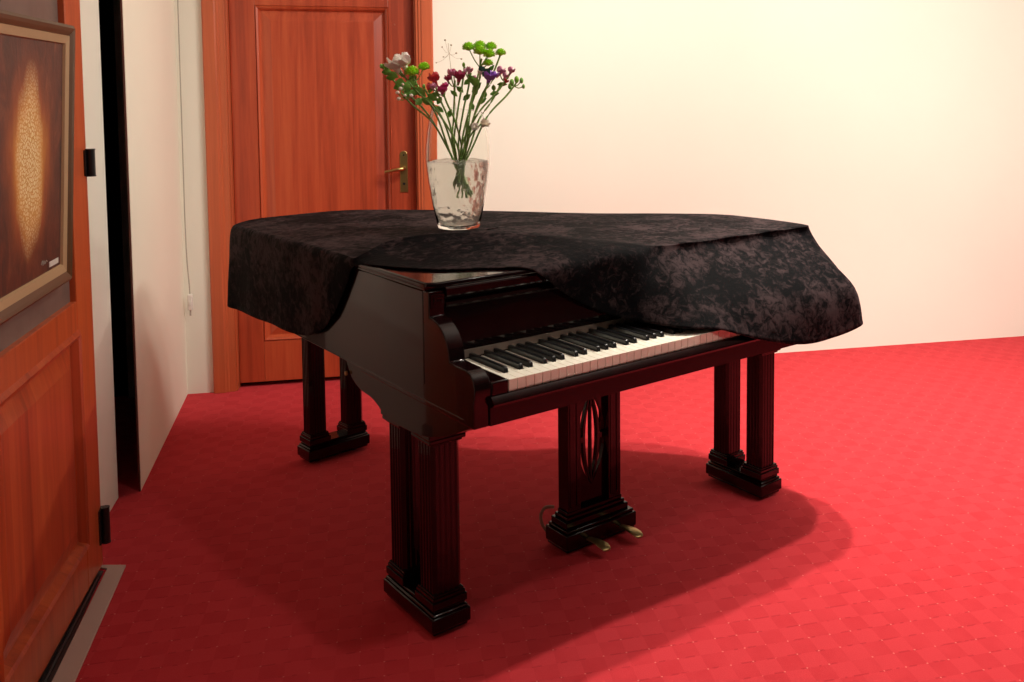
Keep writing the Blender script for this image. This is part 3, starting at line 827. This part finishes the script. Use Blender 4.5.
wp = [(0.045, 0.0090), (0.0670, 0.0170), (0.0797, 0.08), (0.0917, 0.15), (0.0985, 0.208), (0.0965, 0.2155), (0.08, 0.219), (0.05, 0.222), (0.02, 0.219)]
lathe(bm, wp, 48, tilt=lambda rr, z, a: 0.008 * noise.noise(Vector((rr * 40 * math.cos(a), rr * 40 * math.sin(a), 2))) if z > 0.214 else 0); obj('water', bm, M['water'], V, smooth=60)

G = {k: simple(k, c, 0.5, **kw) for k, c, kw in (
    ('stem_green', (0.17, 0.30, 0.060), {}), ('leaf_green', (0.17, 0.40, 0.065), {}), ('lime', (0.40, 0.72, 0.035), {}), ('lime_dark', (0.17, 0.40, 0.02), {}),
    ('white_petal', (0.95, 0.89, 0.83), {}), ('red_petal', (0.62, 0.055, 0.07), {}), ('magenta_petal', (0.60, 0.06, 0.24), {}), ('burgundy_petal', (0.45, 0.05, 0.13), {}),
    ('violet_petal', (0.36, 0.16, 0.60), {}), ('pink_petal', (0.74, 0.34, 0.50), {}), ('bud_white', (0.80, 0.70, 0.58), {}), ('dry_stem', (0.36, 0.26, 0.15), {}), ('dark_leaf', (0.03, 0.13, 0.07), {}))}

SC = 0.0032
def wpt(px, py, dy=0.0): return Vector((VX + (px - 459) * SC, VY + dy, 1.462 - (py - 68) * SC))
base_k = [0]
def stem_path(px, py, dy, foot=None):
    base_k[0] += 1
    k = base_k[0]
    ang = k * 2.4
    f0 = Vector((VX + 0.035 * math.cos(ang) * 0.8 + 0.012, VY + 0.03 * math.sin(ang), VZ + 0.10 + 0.06 * ((k * 7) % 5) / 5))
    neck = Vector((VX + 0.004 + 0.020 * math.cos(ang + 2.6), VY + 0.02 * math.sin(ang + 2.6), VZ + 0.25))
    end = wpt(px, py, dy)
    neck += Vector(((end.x - neck.x) * 0.10, 0, 0))
    rim = neck.lerp(end, 0.42) + Vector((-(end.x - neck.x) * 0.08, 0, 0.012))
    return [tuple(f0), tuple(neck), tuple(rim), tuple(neck.lerp(end, 0.75) + Vector((0, 0, 0.006))), tuple(end)]
def blob(bm, c, rr, sq=1.0, seg=10):
    m = Matrix.Translation(c) @ Matrix.Diagonal((rr, rr, rr * sq, 1))
    bmesh.ops.create_icosphere(bm, subdivisions=2, radius=1.0, matrix=m)
def pompon(bm, c, rr):
    """button chrysanthemum: dome of many small overlapping petals"""
    c = Vector(c)
    blob(bm, c, rr * 0.72, 0.75)
    for k in range(46):
        t = (k + 0.5) / 46; ph = k * 2.39996; th = math.acos(1 - 1.55 * t)
        d = Vector((math.sin(th) * math.cos(ph), math.sin(th) * math.sin(ph), math.cos(th) * 0.8))
        petal(bm, c + d * rr * 0.55, d, rr * 0.55, rr * 0.22)
def petal(bm, base, d, ln, w, curl=0.25):
    d = Vector(d).normalized(); s = d.cross(Vector((0.13, 0.31, 0.94))).normalized(); nn = s.cross(d)
    rows = []
    for t, ww in ((0, 0.35), (0.4, 1.0), (0.75, 0.9), (1.0, 0.25)):
        p = Vector(base) + d * ln * t + nn * (curl * ln * t * t)
        rows.append([bm.verts.new(p - s * w * ww), bm.verts.new(p + nn * (-w * 0.25)), bm.verts.new(p + s * w * ww)])
    for i in range(3):
        for k in range(2): bm.faces.new((rows[i][k], rows[i][k + 1], rows[i + 1][k + 1], rows[i + 1][k]))
def funnel(bm, c, d, size, npet=6, open_=0.8):
    """freesia or alstroemeria bloom: a ring of petals opening from a throat"""
    c = Vector(c); d = Vector(d).normalized()
    a = d.cross(Vector((0.3, 0.2, 0.9))).normalized(); b = d.cross(a)
    for k in range(npet):
        ph = 2 * PI * k / npet + random.random() * 0.3
        dr = (d + (a * math.cos(ph) + b * math.sin(ph)) * open_).normalized()
        petal(bm, c, dr, size, size * 0.36, 0.35)
    tube(bm, [c - d * size * 0.8, c + d * size * 0.2], [size * 0.10, size * 0.28], 7)
def leaf(bm, base, tip, w):
    base, tip = Vector(base), Vector(tip); d = tip - base
    s = d.cross(Vector((0.1, 1, 0.2))).normalized(); nn = s.cross(d).normalized()
    rows = []
    for t, ww in ((0, 0.15), (0.3, 0.9), (0.6, 0.85), (1.0, 0.05)):
        p = base + d * t + nn * (0.12 * d.length * math.sin(PI * t))
        rows.append([bm.verts.new(p - s * w * ww), bm.verts.new(p - nn * w * 0.2), bm.verts.new(p + s * w * ww)])
    for i in range(3):
        for k in range(2): bm.faces.new((rows[i][k], rows[i][k + 1], rows[i + 1][k + 1], rows[i + 1][k]))

def flower(name, label, cat, top, dy, heads, leaves=(), stem_mat='stem_green', rad=0.0031):
    """top: px of the stem end; heads: (part, material, kind, px, py, size); leaves: (px0, py0, px1, py1, w)"""
    T = empty(name, (VX, VY, VZ)); tag(T, label, cat, 'cut flowers in the glass vase')
    inv = Matrix.Translation((-VX, -VY, -VZ))
    path = catmull(stem_path(top[0], top[1], dy), 6)
    bm = bmesh.new(); tube(bm, path, rad, 7)
    endp = Vector(path[-4])
    for hd in heads:
        c = wpt(hd[3], hd[4], dy + hd[6] if len(hd) > 6 else dy)
        if (c - Vector(path[-1])).length > 0.006:
            mid = endp.lerp(c, 0.5) + Vector((0, 0, -0.006)); tube(bm, catmull([tuple(endp), tuple(mid), tuple(c)], 4), rad * 0.6, 6)
    bmesh.ops.transform(bm, matrix=inv, verts=bm.verts[:])
    obj('stem', bm, G[stem_mat], T, smooth=60)
    for hd in heads:
        part, mt, kind, hx, hy, sz = hd[:6]
        ddy = dy + (hd[6] if len(hd) > 6 else 0)
        c = wpt(hx, hy, ddy)
        sz *= {'pompon': 1.3, 'double': 1.75, 'funnel': 1.65}.get(kind, 1.3)
        bm = bmesh.new()
        if kind == 'pompon': pompon(bm, c, sz)
        elif kind == 'bud': blob(bm, c, sz, 1.6)
        elif kind == 'ball': blob(bm, c, sz, 0.9)
        else:
            d = (c - Vector((VX, VY + 0.05, VZ + 0.30))).normalized() + Vector((random.uniform(-.3, .3), -0.55, 0.2))
            funnel(bm, c, d, sz)
            if kind == 'double': funnel(bm, c, d, sz * 0.7, 5, 0.45)
        bmesh.ops.transform(bm, matrix=inv, verts=bm.verts[:])
        obj(part, bm, G[mt], T, smooth=60)
    for lf in leaves:
        bm = bmesh.new(); leaf(bm, wpt(lf[0], lf[1], dy), wpt(lf[2], lf[3], dy - 0.015), lf[4] * 1.6)
        bmesh.ops.transform(bm, matrix=inv, verts=bm.verts[:])
        obj('leaf', bm, G[lf[5] if len(lf) > 5 else 'leaf_green'], T, smooth=60)
    return T

flower('green_chrysanthemum', 'tallest spray of lime green button chrysanthemums at the top right of the bouquet', 'flower', (484, 58), 0.0,
       [('blossom', 'lime', 'pompon', 471, 47, .015), ('blossom', 'lime', 'pompon', 483, 45, .015, .02), ('blossom', 'lime', 'pompon', 494, 46, .014, .01), ('blossom', 'lime', 'pompon', 482, 51, .016, -.015), ('blossom', 'lime', 'pompon', 491, 54, .015, -.02), ('blossom', 'lime', 'pompon', 490, 63, .012, -.02)],
       [(478, 85, 470, 74, .007), (474, 92, 483, 82, .007), (480, 72, 487, 66, .006)])
flower('green_chrysanthemum', 'single lime green chrysanthemum bent out to the right of the tallest spray', 'flower', (504, 53), 0.02,
       [('blossom', 'lime', 'pompon', 504, 52, .013)], [(490, 73, 497, 64, .005)])
flower('green_chrysanthemum', 'pair of lime green chrysanthemums beside the white bloom on the left', 'flower', (415, 74), -0.01,
       [('blossom', 'lime', 'pompon', 415, 72, .017, -.02), ('blossom', 'lime', 'pompon', 427, 67, .014)],
       [(428, 96, 416, 86, .009), (434, 104, 424, 98, .008), (420, 84, 409, 82, .009), (424, 90, 412, 93, .008)])
flower('white_freesia', 'large white freesia bloom tinged pink at the upper left', 'flower', (403, 70), -0.02,
       [('blossom', 'white_petal', 'double', 401, 69, .026), ('blossom', 'white_petal', 'double', 408, 66, .024, -.01)],
       [(402, 77, 391, 73, .008), (408, 82, 399, 82, .009), (414, 88, 404, 84, .009)])
flower('foliage_sprig', 'leafy green sprig reaching furthest left beyond the white bloom', 'foliage', (386, 66), 0.0,
       [('bud', 'leaf_green', 'bud', 386, 66, .004), ('bud', 'leaf_green', 'bud', 391, 66, .005)],
       [(396, 72, 386, 72, .007), (394, 70, 387, 64, .006), (401, 76, 390, 78, .008), (408, 84, 397, 88, .009), (416, 90, 406, 96, .009), (425, 98, 418, 104, .008), (430, 94, 440, 100, .008), (412, 80, 420, 76, .008)])
flower('red_freesia', 'bright red freesia left of centre in the bouquet', 'flower', (437, 84), -0.03,
       [('blossom', 'red_petal', 'double', 437, 81, .017), ('bud', 'red_petal', 'bud', 431, 86, .006)], [(441, 96, 434, 92, .005)])
flower('magenta_freesia', 'magenta freesia hanging just below the red one', 'flower', (444, 90), -0.035,
       [('blossom', 'magenta_petal', 'double', 444, 92, .014), ('blossom', 'pink_petal', 'funnel', 435, 88, .011), ('blossom', 'magenta_petal', 'funnel', 447, 87, .010)])
flower('burgundy_alstroemeria', 'burgundy and pink alstroemeria in the middle of the bouquet', 'flower', (457, 80), -0.01,
       [('blossom', 'burgundy_petal', 'double', 461, 79, .017), ('blossom', 'pink_petal', 'funnel', 453, 75, .013), ('blossom', 'burgundy_petal', 'funnel', 450, 80, .011), ('bud', 'burgundy_petal', 'bud', 456, 72, .006)], [(459, 96, 452, 90, .005)])
flower('violet_freesia', 'violet freesia under the green chrysanthemums on the right', 'flower', (489, 83), -0.03,
       [('blossom', 'violet_petal', 'double', 490, 80, .018), ('blossom', 'violet_petal', 'funnel', 495, 77, .012)],
       [(484, 76, 491, 68, .009, 'dark_leaf'), (480, 84, 472, 78, .008), (486, 72, 480, 66, .007, 'dark_leaf')])
flower('white_freesia', 'small white bud flower tucked left of the violet freesia', 'flower', (482, 76), -0.02,
       [('blossom', 'white_petal', 'funnel', 482, 74, .011)], [(478, 86, 473, 80, .006)])
flower('pink_freesia', 'arching pink freesia spray at the far right of the bouquet', 'flower', (512, 74), 0.0,
       [('blossom', 'pink_petal', 'double', 502, 73, .014), ('blossom', 'pink_petal', 'funnel', 513, 72, .012), ('blossom', 'pink_petal', 'funnel', 507, 77, .010), ('blossom', 'red_petal', 'funnel', 508, 82, .008)])
flower('green_bud_spray', 'drooping spray of green freesia buds reaching furthest right', 'flower', (522, 79), 0.02,
       [('bud', 'leaf_green', 'bud', 515, 82, .006), ('bud', 'lime_dark', 'bud', 520, 79, .006), ('bud', 'leaf_green', 'bud', 525, 80, .005), ('bud', 'leaf_green', 'bud', 527, 86, .004), ('bud', 'leaf_green', 'bud', 513, 86, .005)], [(500, 84, 510, 84, .005)])
flower('white_statice', 'small white florets drooping under the left side of the bouquet', 'flower', (404, 92), -0.03,
       [('floret', 'bud_white', 'ball', 401, 92, .005), ('floret', 'bud_white', 'ball', 404, 88, .005), ('floret', 'bud_white', 'ball', 402, 98, .005), ('floret', 'bud_white', 'ball', 408, 95, .004), ('floret', 'bud_white', 'ball', 414, 95, .005), ('floret', 'bud_white', 'ball', 406, 84, .004)])
flower('dried_grass', 'wispy dry beige grass rising behind the middle of the bouquet', 'foliage', (452, 42), 0.05,
       [('seed', 'dry_stem', 'ball', 449, 39, .0025), ('seed', 'dry_stem', 'ball', 455, 44, .0025), ('seed', 'dry_stem', 'ball', 446, 46, .002), ('seed', 'dry_stem', 'ball', 460, 52, .0025), ('seed', 'dry_stem', 'ball', 447, 56, .002), ('seed', 'dry_stem', 'ball', 465, 58, .0025), ('seed', 'dry_stem', 'ball', 440, 62, .002)], stem_mat='dry_stem', rad=0.0007)
flower('white_freesia', 'pale lilac flower hanging low against the right rim of the vase', 'flower', (486, 118), -0.05,
       [('blossom', 'bud_white', 'funnel', 484, 125, .014), ('blossom', 'white_petal', 'funnel', 474, 128, .012)])
flower('foliage_sprig', 'upright leafy sprig in the centre behind the burgundy bloom', 'foliage', (468, 66), 0.04,
       [('bud', 'lime_dark', 'bud', 467, 64, .004), ('bud', 'lime_dark', 'bud', 471, 68, .004)],
       [(466, 92, 459, 86, .006), (467, 84, 475, 78, .006), (468, 76, 462, 70, .005), (466, 100, 473, 94, .006)])
flower('foliage_sprig', 'leafy sprig leaning right below the violet freesia', 'foliage', (502, 88), 0.03,
       [('bud', 'leaf_green', 'bud', 503, 87, .004)],
       [(480, 104, 489, 98, .006), (488, 98, 486, 90, .006), (493, 94, 502, 93, .006), (497, 91, 496, 84, .005), (476, 110, 472, 102, .006)])
flower('pink_freesia', 'small pink freesia just right of the bouquet centre', 'flower', (474, 72), 0.03,
       [('blossom', 'pink_petal', 'funnel', 472, 72, .012), ('bud', 'pink_petal', 'bud', 468, 70, .004)])
flower('foliage_sprig', 'leafy sprig leaning left below the red freesia', 'foliage', (428, 88), 0.035,
       [('bud', 'leaf_green', 'bud', 427, 86, .004)],
       [(446, 112, 437, 106, .006), (440, 104, 444, 96, .006), (436, 99, 427, 99, .006), (432, 93, 434, 86, .005), (450, 118, 454, 109, .006)])
flower('lilac_freesia', 'lilac bud flower leaning just left of the violet freesia', 'flower', (478, 82), 0.01,
       [('blossom', 'pink_petal', 'funnel', 477, 80, .010)], [(474, 96, 480, 90, .005)])
